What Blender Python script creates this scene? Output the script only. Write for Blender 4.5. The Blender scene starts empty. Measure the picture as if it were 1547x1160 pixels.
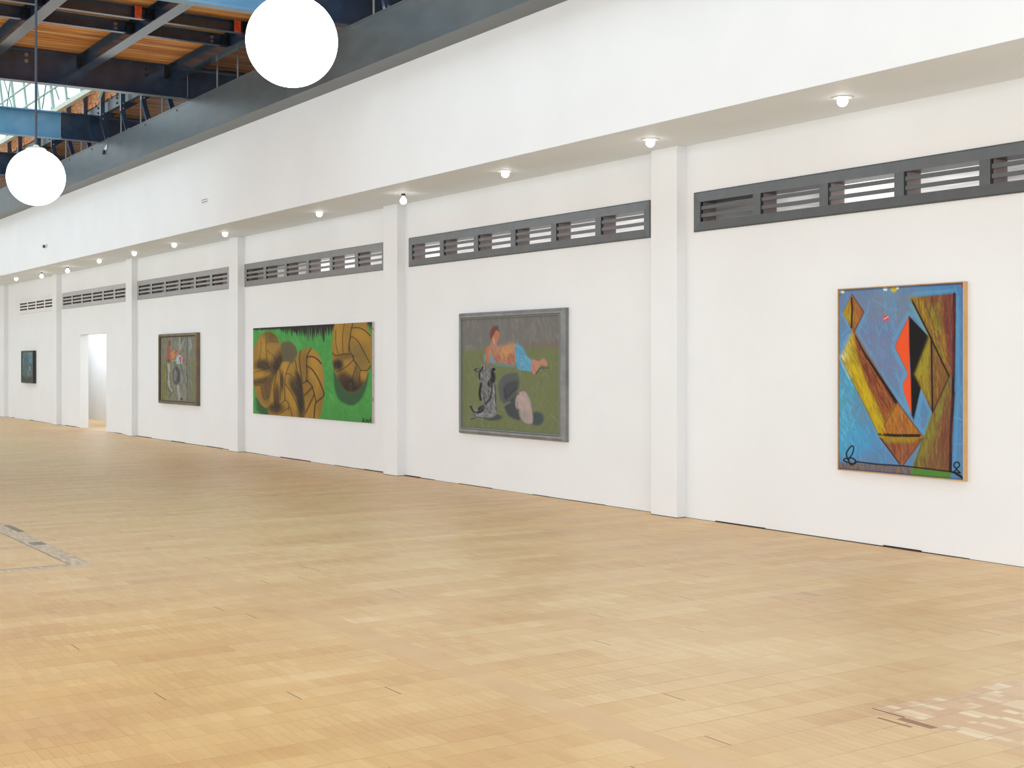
import bpy, math, random
import numpy as np
from mathutils import Vector
random.seed(7); rng = np.random.default_rng(11)
S = bpy.context.scene
COL = S.collection

# ------------------------------------------------------------------ camera
FPX, PPX, HOR, CH = 2038.0, 773.5, 546.0, 1.5
AZ = math.pi - math.atan((PPX + 555) / FPX)
FW = np.array([math.cos(AZ), math.sin(AZ)]); RT = np.array([math.sin(AZ), -math.cos(AZ)])
cam = bpy.data.cameras.new('camera'); co = bpy.data.objects.new('camera', cam); COL.objects.link(co)
co.location = (0, 0, CH); co.rotation_euler = (math.pi/2, 0, AZ - math.pi/2)
cam.sensor_width = 36; cam.lens = FPX/1547*36; cam.shift_y = -34/1547; cam.clip_end = 300
S.camera = co

# ------------------------------------------------------------------ helpers
def s2l(c):
    return tuple(((v/255)/12.92 if v/255 <= .04045 else ((v/255+.055)/1.055)**2.4) for v in c[:3])
class MB:
    def __init__(s): s.v=[]; s.f=[]; s.m=[]
    def add(s, vs, fs, m=0):
        b=len(s.v); s.v+= [tuple(v) for v in vs]; s.f+=[tuple(b+i for i in f) for f in fs]; s.m+=[m]*len(fs); return s
    def box(s, x0,x1,y0,y1,z0,z1, m=0):
        return s.add([(x0,y0,z0),(x1,y0,z0),(x1,y1,z0),(x0,y1,z0),(x0,y0,z1),(x1,y0,z1),(x1,y1,z1),(x0,y1,z1)],
              [(0,3,2,1),(4,5,6,7),(0,1,5,4),(1,2,6,5),(2,3,7,6),(3,0,4,7)], m)
    def tube(s, p, q, r, n=8, r2=None, m=0, caps=True):
        p=Vector(p); q=Vector(q); d=(q-p).normalized(); a=d.orthogonal().normalized(); b=d.cross(a); r2=r if r2 is None else r2
        vs=[]
        for c,rr in ((p,r),(q,r2)):
            for i in range(n):
                t=2*math.pi*i/n; vs.append(c+a*rr*math.cos(t)+b*rr*math.sin(t))
        fs=[(i,(i+1)%n,n+(i+1)%n,n+i) for i in range(n)]
        if caps: fs+=[tuple(range(n))[::-1], tuple(range(n,2*n))]
        return s.add(vs,fs,m)
    def bar(s, p, q, w, t, up=(0,1,0), m=0):
        "rectangular bar from p to q, w across along `up`, t along the other"
        p=Vector(p); q=Vector(q); d=(q-p).normalized(); u=Vector(up); u=(u-d*u.dot(d)).normalized(); n=d.cross(u)
        vs=[c+u*a*w/2+n*b*t/2 for c in (p,q) for a,b in ((-1,-1),(1,-1),(1,1),(-1,1))]
        return s.add(vs,[(0,3,2,1),(4,5,6,7),(0,1,5,4),(1,2,6,5),(2,3,7,6),(3,0,4,7)],m)
    def lathe(s, prof, c=(0,0,0), n=24, m=0):
        vs=[]; k=len(prof)
        for i in range(n):
            t=2*math.pi*i/n
            for r,z in prof: vs.append((c[0]+r*math.cos(t),c[1]+r*math.sin(t),c[2]+z))
        fs=[(i*k+j,((i+1)%n)*k+j,((i+1)%n)*k+j+1,i*k+j+1) for i in range(n) for j in range(k-1)]
        return s.add(vs,fs,m)
    def ibeam_y(s, x, y0,y1, z0,z1, w, tf=.02, tw=.012):
        return s.prof([( -w/2,z0),(w/2,z0),(w/2,z0+tf),(tw/2,z0+tf),(tw/2,z1-tf),(w/2,z1-tf),(w/2,z1),(-w/2,z1),(-w/2,z1-tf),(-tw/2,z1-tf),(-tw/2,z0+tf),(-w/2,z0+tf)],x,y0,y1,'y')
    def ibeam_x(s, y, x0,x1, z0,z1, w, tf=.014, tw=.01):
        return s.prof([( -w/2,z0),(w/2,z0),(w/2,z0+tf),(tw/2,z0+tf),(tw/2,z1-tf),(w/2,z1-tf),(w/2,z1),(-w/2,z1),(-w/2,z1-tf),(-tw/2,z1-tf),(-tw/2,z0+tf),(-w/2,z0+tf)],y,x0,x1,'x')
    def prof(s, P, off, a0,a1, axis, m=0):
        n=len(P); mk=(lambda p,a:(off+p[0],a,p[1])) if axis=='y' else (lambda p,a:(a,off+p[0],p[1]))
        vs=[mk(p,a0) for p in P]+[mk(p,a1) for p in P]
        return s.add(vs,[(i,(i+1)%n,n+(i+1)%n,n+i) for i in range(n)]+[tuple(range(n)),tuple(range(n,2*n))],m)
    def remap(s,f): s.v=[f(p) for p in s.v]; return s
    def build(s, name, mats, parent=None, org=None, smooth=False, bevel=0):
        me=bpy.data.meshes.new(name); o=Vector(org) if org else Vector((0,0,0))
        me.from_pydata([tuple(Vector(v)-o) for v in s.v],[],s.f)
        for m in (mats if isinstance(mats,(list,tuple)) else [mats]): me.materials.append(m)
        me.polygons.foreach_set('material_index', s.m)
        import bmesh
        bm=bmesh.new(); bm.from_mesh(me); bmesh.ops.recalc_face_normals(bm, faces=bm.faces[:]); bm.to_mesh(me); bm.free()
        if smooth: me.shade_smooth()
        ob=bpy.data.objects.new(name,me); COL.objects.link(ob)
        ob.location=o
        if parent is not None:
            ob.parent=parent; ob.location=o-Vector(parent.location) if org else -Vector(parent.location)
        if bevel:
            b=ob.modifiers.new('b','BEVEL'); b.width=bevel; b.segments=2; b.limit_method='ANGLE'
        return ob
def empty(name, loc):
    o=bpy.data.objects.new(name,None); COL.objects.link(o); o.location=loc; o.empty_display_size=.1; return o
def tag(o,label,cat,group=None):
    o['label']=label; o['category']=cat
    if group: o['group']=group
    return o
def struct(o,label=None):
    o['kind']='structure'
    if label: o['label']=label
    return o
def copy_tree(o,parent=None):
    c=o.copy(); COL.objects.link(c)
    if parent: c.parent=parent
    for ch in list(o.children): copy_tree(ch,c)
    return c

# ------------------------------------------------------------------ materials
def mat(name):
    m=bpy.data.materials.new(name); m.use_nodes=True; nt=m.node_tree
    return m, nt, nt.nodes['Principled BSDF']
def nd(nt,t,**k):
    n=nt.nodes.new(t)
    for a,b in k.items():
        if a.startswith('i_'): n.inputs[int(a[2:]) if a[2:].isdigit() else a[2:].replace('_',' ')].default_value=b
        else: setattr(n,a,b)
    return n
def simple(name,c,rough=.5,spec=.5,noise=0,nscale=6,metal=0,bump=0,c2=None,stretch=(1,1,1),coat=0):
    m,nt,b=mat(name); L=nt.links
    b.inputs['Roughness'].default_value=rough; b.inputs['Specular IOR Level'].default_value=spec; b.inputs['Metallic'].default_value=metal
    b.inputs['Coat Weight'].default_value=coat
    col=s2l(c)+(1,)
    b.inputs['Base Color'].default_value=col
    if noise or c2 or bump:
        tc=nd(nt,'ShaderNodeTexCoord'); mp=nd(nt,'ShaderNodeMapping'); mp.inputs['Scale'].default_value=stretch
        L.new(tc.outputs['Object'],mp.inputs[0])
        n=nd(nt,'ShaderNodeTexNoise'); n.inputs['Scale'].default_value=nscale; n.inputs['Detail'].default_value=6
        L.new(mp.outputs[0],n.inputs['Vector'])
        r=nd(nt,'ShaderNodeValToRGB')
        c2_=s2l(c2) if c2 else tuple(v*(1-noise) for v in col[:3])
        r.color_ramp.elements[0].position=.35; r.color_ramp.elements[1].position=.65
        r.color_ramp.elements[0].color=c2_+(1,); r.color_ramp.elements[1].color=col
        L.new(n.outputs['Fac'],r.inputs[0]); L.new(r.outputs[0],b.inputs['Base Color'])
        if bump:
            bp=nd(nt,'ShaderNodeBump'); bp.inputs['Strength'].default_value=bump; bp.inputs['Distance'].default_value=.004
            L.new(n.outputs['Fac'],bp.inputs['Height']); L.new(bp.outputs[0],b.inputs['Normal'])
    return m
def emis(name,c,st,base=(240,240,240)):
    m,nt,b=mat(name); b.inputs['Base Color'].default_value=s2l(base)+(1,)
    b.inputs['Emission Color'].default_value=s2l(c)+(1,); b.inputs['Emission Strength'].default_value=st
    return m
M_wall=simple('white_wall_paint',(232,232,233),.55,.3,noise=.03,nscale=1.2)
M_soff=simple('white_soffit_paint',(234,242,250),.6,.3,noise=.03,nscale=1.5)
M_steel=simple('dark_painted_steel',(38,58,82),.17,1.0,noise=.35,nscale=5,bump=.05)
M_girder=simple('grey_painted_girder',(84,90,92),.36,.8,noise=.22,nscale=2.2,stretch=(1,1,3))
M_black=simple('black_metal',(18,18,18),.4)
M_brass=simple('bare_bolt_metal',(150,130,115),.35,metal=.6)
M_orange=simple('orange_paint_tag',(225,95,50),.5,c2=(190,70,40),nscale=30)
M_blue=simple('steel_skylight_blue',(104,152,186),.3,.7,noise=.12,nscale=3,c2=(80,138,178))  # blue of the skylight put into the beam colour
M_galv=simple('galvanised_steel',(140,142,140),.35,.6,noise=.2,nscale=12,metal=.4)
M_mint=simple('mint_painted_metal',(176,205,190),.45,.5,noise=.12,nscale=9)
M_curb=simple('pale_green_curb',(215,222,208),.5,.4,noise=.1,nscale=9)
M_rod=simple('dark_green_rod',(92,122,112),.5)
M_gap=simple('dark_floor_gap',(38,32,30),.8)

def wood_deck(name,axis,pal,w=.14):
    m,nt,b=mat(name); L=nt.links
    tc=nd(nt,'ShaderNodeTexCoord'); sp=nd(nt,'ShaderNodeSeparateXYZ'); L.new(tc.outputs['Object'],sp.inputs[0])
    ax={'x':0,'z':2}[axis]      # axis across the planks
    dv=nd(nt,'ShaderNodeMath',operation='DIVIDE'); L.new(sp.outputs[ax],dv.inputs[0]); dv.inputs[1].default_value=w
    fl=nd(nt,'ShaderNodeMath',operation='FLOOR'); L.new(dv.outputs[0],fl.inputs[0])
    fr=nd(nt,'ShaderNodeMath',operation='FRACT'); L.new(dv.outputs[0],fr.inputs[0])
    wn=nd(nt,'ShaderNodeTexWhiteNoise',noise_dimensions='1D'); L.new(fl.outputs[0],wn.inputs['W'])
    mp=nd(nt,'ShaderNodeMapping'); mp.inputs['Scale'].default_value=(14,.9,14) if axis=='x' else (14,14,1)
    L.new(tc.outputs['Object'],mp.inputs[0])
    n=nd(nt,'ShaderNodeTexNoise'); n.inputs['Scale'].default_value=1.6; n.inputs['Detail'].default_value=8; n.inputs['Distortion'].default_value=.6
    L.new(mp.outputs[0],n.inputs['Vector'])
    ad=nd(nt,'ShaderNodeMath',operation='MULTIPLY_ADD'); L.new(wn.outputs[0],ad.inputs[0]); ad.inputs[1].default_value=.35; L.new(n.outputs['Fac'],ad.inputs[2])
    r=nd(nt,'ShaderNodeValToRGB'); cr=r.color_ramp
    cr.elements[0].position=.35; cr.elements[0].color=s2l(pal[0])+(1,); cr.elements[1].position=.95; cr.elements[1].color=s2l(pal[2])+(1,)
    e=cr.elements.new(.62); e.color=s2l(pal[1])+(1,)
    L.new(ad.outputs[0],r.inputs[0])
    lt=nd(nt,'ShaderNodeMath',operation='LESS_THAN'); L.new(fr.outputs[0],lt.inputs[0]); lt.inputs[1].default_value=.06
    mx=nd(nt,'ShaderNodeMix',data_type='RGBA'); L.new(lt.outputs[0],mx.inputs[0]); L.new(r.outputs[0],mx.inputs[6]); mx.inputs[7].default_value=s2l((40,22,14))+(1,)
    L.new(mx.outputs[2],b.inputs['Base Color']); b.inputs['Roughness'].default_value=.55
    return m
M_deck=wood_deck('roof_deck_planks','x',[(136,74,32),(228,156,86),(248,200,140)])
M_deckold=wood_deck('old_roof_deck_planks','x',[(84,46,24),(150,100,60),(196,146,96)],.11)
M_board=simple('orange_fascia_board',(232,160,100),.6,c2=(150,88,48),nscale=5,stretch=(1,1,6))

# ---- floor: end rows of small blocks with filler strip, trench cover and a pale repaired patch
def floor_mat():
    m,nt,b=mat('block_parquet'); L=nt.links
    def math_(op,a,c=None,d=None):
        n=nd(nt,'ShaderNodeMath',operation=op)
        for i,v in enumerate((a,c,d)):
            if v is None: continue
            if isinstance(v,(int,float)): n.inputs[i].default_value=v
            else: L.new(v,n.inputs[i])
        return n.outputs[0]
    def mix(f,a,c,blend='MIX'):
        n=nd(nt,'ShaderNodeMix',data_type='RGBA',blend_type=blend)
        for i,v in ((0,f),(6,a),(7,c)):
            if isinstance(v,(int,float)): n.inputs[i].default_value=v
            elif isinstance(v,tuple): n.inputs[i].default_value=s2l(v)+(1,)
            else: L.new(v,n.inputs[i])
        return n.outputs[2]
    tc=nd(nt,'ShaderNodeTexCoord'); sp=nd(nt,'ShaderNodeSeparateXYZ'); L.new(tc.outputs['Object'],sp.inputs[0]); X,Y=sp.outputs[0],sp.outputs[1]
    def noise(scale,det=4,vec=None,sc=(1,1,1)):
        mp=nd(nt,'ShaderNodeMapping'); mp.inputs['Scale'].default_value=sc; L.new(tc.outputs['Object'],mp.inputs[0])
        n=nd(nt,'ShaderNodeTexNoise'); n.inputs['Scale'].default_value=scale; n.inputs['Detail'].default_value=det; L.new(mp.outputs[0],n.inputs['Vector']); return n.outputs['Fac']
    def wn2(a,c):
        cb=nd(nt,'ShaderNodeCombineXYZ'); L.new(a,cb.inputs[0]); L.new(c,cb.inputs[1])
        n=nd(nt,'ShaderNodeTexWhiteNoise',noise_dimensions='3D'); L.new(cb.outputs[0],n.inputs['Vector']); return n.outputs[0]
    def wn1(a):
        n=nd(nt,'ShaderNodeTexWhiteNoise',noise_dimensions='1D'); L.new(a,n.inputs['W']); return n.outputs[0]
    def rng_(v,a,c,a2=0,c2=1):
        n=nd(nt,'ShaderNodeMapRange'); L.new(v,n.inputs[0]); n.inputs[1].default_value=a; n.inputs[2].default_value=c; n.inputs[3].default_value=a2; n.inputs[4].default_value=c2; return n.outputs[0]
    def within(v,a,c): return math_('MULTIPLY',math_('GREATER_THAN',v,a),math_('LESS_THAN',v,c))
    RW=.158
    xr=math_('DIVIDE',X,RW); row=math_('FLOOR',xr); fx=math_('FRACT',xr)
    ro=wn1(row)
    yb=math_('ADD',math_('DIVIDE',Y,.046),math_('MULTIPLY',ro,9.0)); bid=math_('FLOOR',yb); fy=math_('FRACT',yb)
    seg=math_('FLOOR',math_('ADD',math_('DIVIDE',Y,.62),math_('MULTIPLY',ro,17.0)))
    a=wn2(row,seg); c=wn2(row,bid); big=noise(.35,3); mid=noise(1.3,5,sc=(1.8,.7,1))
    fine=noise(30,4,sc=(1,3,1))
    v=math_('ADD',math_('ADD',math_('MULTIPLY',a,.27),math_('MULTIPLY',c,.17)),math_('ADD',math_('MULTIPLY',mid,.62),math_('MULTIPLY',fine,.2)))
    r=nd(nt,'ShaderNodeValToRGB'); cr=r.color_ramp; cr.elements[0].position=.2; cr.elements[0].color=s2l((190,150,110))+(1,)
    cr.elements[1].position=1.02; cr.elements[1].color=s2l((234,211,176))+(1,)
    for p,q in ((.42,(214,177,130)),(.6,(220,188,140)),(.78,(226,197,151))): cr.elements.new(p).color=s2l(q)+(1,)
    L.new(v,r.inputs[0]); base=r.outputs[0]
    # tint zones: greyer towards the hall middle, orange by the wall, honey at the near left
    edge=math_('ADD',Y,math_('MULTIPLY',math_('SUBTRACT',noise(.55,4),.5),3.2))
    base=mix(rng_(edge,5.3,7.9,0,.62),base,mix(1.0,base,(255,236,214),'MULTIPLY'))
    grey=math_('MULTIPLY',rng_(math_('ADD',X,math_('MULTIPLY',big,3.)),-6.,-12.,0,1),rng_(edge,6.6,5.0,0,1))
    base=mix(math_('MULTIPLY',grey,.75),base,mix(1.0,base,(244,251,242),'MULTIPLY'))
    hon=math_('MULTIPLY',rng_(Y,3.9,2.2,0,1),rng_(X,-9.5,-7.,0,1))
    base=mix(math_('MULTIPLY',hon,.7),base,mix(1.0,base,(248,238,198),'MULTIPLY'))
    # pale repaired patch
    pm=math_('MULTIPLY',math_('GREATER_THAN',X,-4.03),math_('GREATER_THAN',math_('ADD',Y,math_('MULTIPLY',c,.05)),4.49))
    xo=math_('ADD',math_('DIVIDE',X,.15),math_('MULTIPLY',wn1(bid),7.0)); pc=wn2(math_('FLOOR',xo),bid)
    r2=nd(nt,'ShaderNodeValToRGB'); c2=r2.color_ramp; c2.interpolation='CONSTANT'; c2.elements[0].position=0; c2.elements[0].color=s2l((212,178,142))+(1,)
    c2.elements[1].position=.3; c2.elements[1].color=s2l((220,188,154))+(1,)
    for p,q in ((.55,(212,174,146)),(.74,(230,208,176)),(.9,(240,224,194))): c2.elements.new(p).color=s2l(q)+(1,)
    L.new(pc,r2.inputs[0]); base=mix(math_('MULTIPLY',pm,.72),base,r2.outputs[0])
    # joints
    l1=math_('MULTIPLY',math_('LESS_THAN',fx,.022),rng_(noise(1.1,3,sc=(8,1,1)),.4,.66,.12,.75))
    l2=math_('MULTIPLY',math_('LESS_THAN',fy,.07),rng_(noise(1.7,3),.35,.7,.03,.34))
    jo=math_('MAXIMUM',l1,l2)
    base=mix(jo,base,(120,86,58))
    sc=math_('MULTIPLY',within(fy,.0,.14),math_('GREATER_THAN',wn2(bid,row),.992))
    base=mix(math_('MULTIPLY',sc,.75),base,(70,48,38))
    # filler strip along the hall
    ny=math_('ADD',Y,math_('MULTIPLY',math_('SUBTRACT',noise(5,3),.5),.06))
    fs=math_('MULTIPLY',within(ny,3.29,3.46),rng_(noise(.6,3,sc=(1,.2,1)),.34,.46,.35,.95))
    base=mix(math_('MULTIPLY',fs,rng_(X,-11,-7,.35,.9)),base,mix(noise(3,5),(206,168,122),(224,196,152)))
    # trench cover, two sides of a rectangle
    t1=math_('MULTIPLY',within(ny,2.70,2.86),math_('LESS_THAN',X,-10.05))
    t2=math_('MULTIPLY',within(X,-10.14,-10.03),math_('LESS_THAN',Y,2.84))
    tcol=mix(rng_(noise(7,5,sc=(1,4,1)),.38,.62,0,1),(176,160,140),(216,202,178))
    base=mix(math_('MULTIPLY',math_('MAXIMUM',t1,t2),.85),base,tcol)
    d1=math_('MULTIPLY',within(Y,2.695,2.71),math_('LESS_THAN',X,-10.1)); d2=math_('MULTIPLY',within(X,-10.16,-10.135),math_('LESS_THAN',Y,2.7))
    base=mix(math_('MULTIPLY',math_('MAXIMUM',d1,d2),.75),base,(112,96,80))
    d3=math_('MULTIPLY',within(X,-11.55,-11.35),within(Y,2.74,2.85)); base=mix(math_('MULTIPLY',d3,.8),base,(86,90,88))
    d4=math_('MULTIPLY',within(X,-12.9,-12.3),within(Y,2.84,2.9)); base=mix(math_('MULTIPLY',d4,.8),base,(92,88,80))
    # missing / dark blocks beside the patch
    k=math_('MAXIMUM',math_('MULTIPLY',within(X,-3.86,-3.68),within(Y,4.44,4.485)),math_('MULTIPLY',within(X,-3.92,-3.74),within(Y,4.385,4.405)))
    base=mix(math_('MULTIPLY',k,.85),base,(150,106,86))
    k=math_('MULTIPLY',within(X,-4.04,-3.86),within(Y,4.487,4.497)); base=mix(k,base,(90,60,48))
    L.new(base,b.inputs['Base Color'])
    L.new(rng_(mid,.3,.7,.34,.5),b.inputs['Roughness']); b.inputs['Specular IOR Level'].default_value=.36
    bp=nd(nt,'ShaderNodeBump'); bp.inputs['Strength'].default_value=.12; bp.inputs['Distance'].default_value=.003
    L.new(math_('SUBTRACT',math_('MULTIPLY',c,.6),jo),bp.inputs['Height']); L.new(bp.outputs[0],b.inputs['Normal'])
    return m
M_floor=floor_mat()

# ------------------------------------------------------------------ room shell
XA,XB=-46.0,7.0; YL,YW=-9.5,8.49; TW=.18; ZS=3.574; YF=7.44; ZF=4.93; ZR=5.98
struct(MB().box(XA-.3,XB+.3,YL-.3,10.3,-.2,0).build('floor',M_floor))
# wall on the right with window and doorway openings
WX=[(-38.0+1.45,-33.12,4),(-32.40,-27.43,6),(-26.75,-21.78,6),(-21.10,-16.13,6),(-15.467,-10.496,6),(-9.827,-4.857,6)]
WZ0,WZ1=2.731,3.107; DX0,DX1,DZ=-30.916,-28.924,2.108
def wall_with_holes(x0,x1,z0,z1,holes,y0,y1):
    xs=sorted({x0,x1}|{h[0] for h in holes}|{h[1] for h in holes}); zs=sorted({z0,z1}|{h[2] for h in holes}|{h[3] for h in holes})
    g=[[not any(h[0]<=(xs[i]+xs[i+1])/2<=h[1] and h[2]<=(zs[j]+zs[j+1])/2<=h[3] for h in holes) for j in range(len(zs)-1)] for i in range(len(xs)-1)]
    mb=MB(); vid={}
    def v(i,j,k):
        key=(i,j,k)
        if key not in vid: vid[key]=len(mb.v); mb.v.append((xs[i],(y0,y1)[k],zs[j]))
        return vid[key]
    def q(*f): mb.f.append(f); mb.m.append(0)
    nx,nz=len(xs)-1,len(zs)-1
    for i in range(nx):
        for j in range(nz):
            if not g[i][j]: continue
            q(v(i,j,0),v(i+1,j,0),v(i+1,j+1,0),v(i,j+1,0)); q(v(i,j,1),v(i,j+1,1),v(i+1,j+1,1),v(i+1,j,1))
            if i==0 or not g[i-1][j]: q(v(i,j,0),v(i,j+1,0),v(i,j+1,1),v(i,j,1))
            if i==nx-1 or not g[i+1][j]: q(v(i+1,j,0),v(i+1,j,1),v(i+1,j+1,1),v(i+1,j+1,0))
            if j==0 or not g[i][j-1]: q(v(i,j,0),v(i,j,1),v(i+1,j,1),v(i+1,j,0))
            if j==nz-1 or not g[i][j+1]: q(v(i,j+1,0),v(i+1,j+1,0),v(i+1,j+1,1),v(i,j+1,1))
    return mb
holes=[(a+.03,b-.03,WZ0+.03,WZ1-.03) for a,b,_ in WX]+[(DX0,DX1,0,DZ)]
struct(wall_with_holes(XA,XB,0,ZS,holes,YW,YW+TW).build('wall_right',M_wall))
struct(MB().box(XA,XB,YF,YW+TW,ZS,ZF).build('wall_upper',[M_wall]))       # dropped bulkhead, its underside is the soffit
struct(MB().box(XA,XB,YF,YW+.0,ZS-.006,ZS-.0005).build('ceiling_right',M_soff))
for i,x in enumerate((-9.96,-15.6,-21.15,-26.8,-32.53,-37.93)):
    struct(MB().box(x-.39,x,8.375,YW+.01,0,ZS-.006).build('trim_%d'%(i+1),M_wall,bevel=.004),'white pilaster on the long wall')
struct(MB().box(XA-.3,XA,YL,9.8,0,9).build('wall_far',M_wall))
struct(MB().box(XB,XB+.3,YL,9.8,0,9).build('wall_back',M_wall))
# unseen left wall; large openings added to let fill light in
lw=[(x,x+4.4,1.0,4.9) for x in np.arange(-44,5,5.6)]
struct(wall_with_holes(XA,XB,0,9,[tuple(float(t) for t in h) for h in lw if h[1]<XB],YL-.3,YL).build('wall_left_unseen',M_wall))
struct(MB().box(XA,XB,9.6,9.8,ZF,6.6).build('wall_attic',M_deckold))
# small room behind the doorway
mb=MB().box(-38,-25,10.0,10.15,0,2.6).box(-38.1,-38,YW+TW,10.15,0,2.6).box(-25,-24.9,YW+TW,10.15,0,2.6).box(-38.1,-24.9,YW+TW,10.15,2.6,2.7)
struct(mb.build('wall_passage',M_wall))
# dark uneven strips stand for the shaded gap at the wall foot
mb=MB(); x=-38.
px=[-9.96,-15.6,-21.15,-26.8,-32.53,-37.93]
while x<-4.:
    w=random.uniform(.15,.8); h=random.choice((.003,.006,.008,.013)) if x<-12 else random.choice((.003,.004,.007,.012))
    if random.random()<.12: h=.015
    if not(DX0-.02<x+w and x<DX1+.02): mb.box(x,x+w,YW-.003,YW+.002,0.0005,h)
    x+=w
for q in px:
    mb.box(q-.39,q+.003,8.372,8.376,.0005,.006); mb.box(q-.002,q+.003,8.375,YW,.0005,.006)
struct(mb.build('foot_gap_right',M_gap))

# roof: decks, skylight openings between cross beams
DY0,DY1=.5,6.98
def deck(x0,x1,y0,y1,z,m,n='ceiling'): return struct(MB().box(x0,x1,y0,y1,z,z+.1).build(n,m))
deck(-20.06,-14.5,DY0,7.16,ZR,M_deck,'ceiling_deck')
deck(XA,XB,YL,DY0,ZR,M_deck,'ceiling_left')
deck(XA,XB,7.26,9.8,6.0,M_deckold,'ceiling_aisle')
struct(MB().box(-19.9,-14.5,7.16,7.26,6.0,6.05).build('ceiling_joint',M_deckold))
for (x0,x1,nm) in ((XA,-19.92,'ceiling_monitor'),(-14.48,XB,'ceiling_monitor_front')):
    mb=MB().box(x0,x1,6.3,7.05,8.3,8.4).box(x0,x1,DY0-.1,DY0,ZR,8.4)
    mb.box(x1-.06,x1,DY0,6.95,ZR+.1,8.4) if x0==XA else mb.box(x0,x0+.06,DY0,7.1,ZR+.1,8.4)
    struct(mb.build(nm,M_curb))
struct(MB().box(-14.48,XB,6.95,7.1,6.0,6.5).build('ceiling_curb_front',M_board))

# ------------------------------------------------------------------ louvred windows
M_frames=[simple('white_frame',(226,226,226),.4,.4),simple('pale_grey_frame_sheen',(176,177,178),.35,.5,noise=.08),  # farther frames are lighter: grazing sheen put into their colour
  simple('mid_grey_frame_sheen',(150,152,153),.33,.5,noise=.1,nscale=9),simple('grey_frame_paint',(122,124,125),.33,.5,noise=.12,nscale=9),
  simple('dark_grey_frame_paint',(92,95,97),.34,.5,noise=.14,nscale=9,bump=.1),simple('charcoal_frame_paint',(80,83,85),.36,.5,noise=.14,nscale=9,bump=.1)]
M_jamb=simple('bare_brown_louver_box',(150,132,128),.45,.4,noise=.12,nscale=14)
M_blade=[simple('louver_blade_grey',(128,124,123),.22,.6,noise=.1,nscale=10)]
def pane_mat(k,st,dirt):
    m,nt,b=mat('daylit_pane_%d'%k); L=nt.links
    tc=nd(nt,'ShaderNodeTexCoord'); mp=nd(nt,'ShaderNodeMapping'); mp.inputs['Scale'].default_value=(1.5,1,30); L.new(tc.outputs['Object'],mp.inputs[0])
    n=nd(nt,'ShaderNodeTexNoise'); n.inputs['Scale'].default_value=1.5; n.inputs['Detail'].default_value=5; L.new(mp.outputs[0],n.inputs['Vector'])
    r=nd(nt,'ShaderNodeMapRange'); L.new(n.outputs['Fac'],r.inputs[0]); r.inputs[1].default_value=.3; r.inputs[2].default_value=.65; r.inputs[3].default_value=st*(1-dirt); r.inputs[4].default_value=st
    L.new(r.outputs[0],b.inputs['Emission Strength']); b.inputs['Emission Color'].default_value=s2l((250,247,246))+(1,)
    b.inputs['Base Color'].default_value=s2l((120,115,112))+(1,); b.inputs['Roughness'].default_value=.3
    return m
M_pane=[pane_mat(0,.10,.8),pane_mat(1,.5,.6),pane_mat(2,.8,.35),pane_mat(3,1.2,.3)]
cells={5:[0,1,3,2,1,1],4:[3,2,2,2,2,2],3:[0,1,1,3,3,2],2:[0]*6,1:[0]*6,0:[0]*4}
ylb=['white louvre window of four openings at the far end of the wall','pale grey louvre window above the open doorway',
 'grey louvre window above the brown-framed upright painting','grey louvre window above the wide green painting',
 'dark grey louvre window above the grey-framed painting of a reclining figure','charcoal louvre window at the right above the blue abstract painting']
for wi,(x0,x1,nc) in enumerate(WX):
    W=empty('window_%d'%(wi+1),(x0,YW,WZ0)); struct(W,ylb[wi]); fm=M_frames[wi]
    y0=YW-.022; ys=YW+.006; zi0,zi1=2.822,3.010
    fl=.095 if wi else .03
    # outer frame, mitred, with a slightly lower inner step
    mb=MB()
    def ringf(a,b,c,d,ya,e,f,g,h,yb):
        vs=[(a,ya,c),(b,ya,c),(b,ya,d),(a,ya,d),(e,yb,g),(f,yb,g),(f,yb,h),(e,yb,h)]
        mb.add(vs,[(0,1,5,4),(1,2,6,5),(2,3,7,6),(3,0,4,7)])
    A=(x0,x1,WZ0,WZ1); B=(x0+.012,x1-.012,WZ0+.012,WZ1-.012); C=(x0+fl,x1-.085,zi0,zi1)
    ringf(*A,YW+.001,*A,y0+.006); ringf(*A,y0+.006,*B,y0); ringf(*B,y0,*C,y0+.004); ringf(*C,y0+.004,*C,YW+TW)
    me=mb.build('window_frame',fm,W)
    n=nc; tot=(x1-.085)-(x0+fl); mw=.098; cw=(tot-mw*(n-1))/n
    for c in range(n):
        cx0=x0+fl+c*(cw+mw); cx1=cx0+cw
        if c<n-1: MB().box(cx1,cx1+mw,y0+.004,YW+TW,zi0,zi1).build('mullion',[fm],W)
        # lining of the louvre box
        for a_ in (cx0,cx1-.006): MB().box(a_,a_+.006,YW+.008,YW+TW,zi0,zi1).build('box_side',M_jamb,W)
        MB().box(cx0,cx0+.009,y0+.012,YW+.009,zi0,zi1).build('recess_shade',M_black,W)  # black strip stands for the shaded recess beside the slats
        gap=.0405; bar=(zi1-zi0-3*gap)/2
        for k in range(2):
            zb=zi0+gap+k*(gap+bar)
            sl=MB().box(cx0+.012,cx1,y0+.008,y0+.022,zb,zb+bar)
            s=sl.build('slat',fm,W)
            MB().box(cx0+.006,cx1-.006,y0+.022,YW+TW-.004,zb+bar*.12,zb+bar*.88).build('blade',M_blade[0],s)
        MB().box(cx0,cx1,YW+TW-.003,YW+TW+.004,zi0,zi1).build('pane',M_pane[cells[wi][c]],W)

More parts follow.
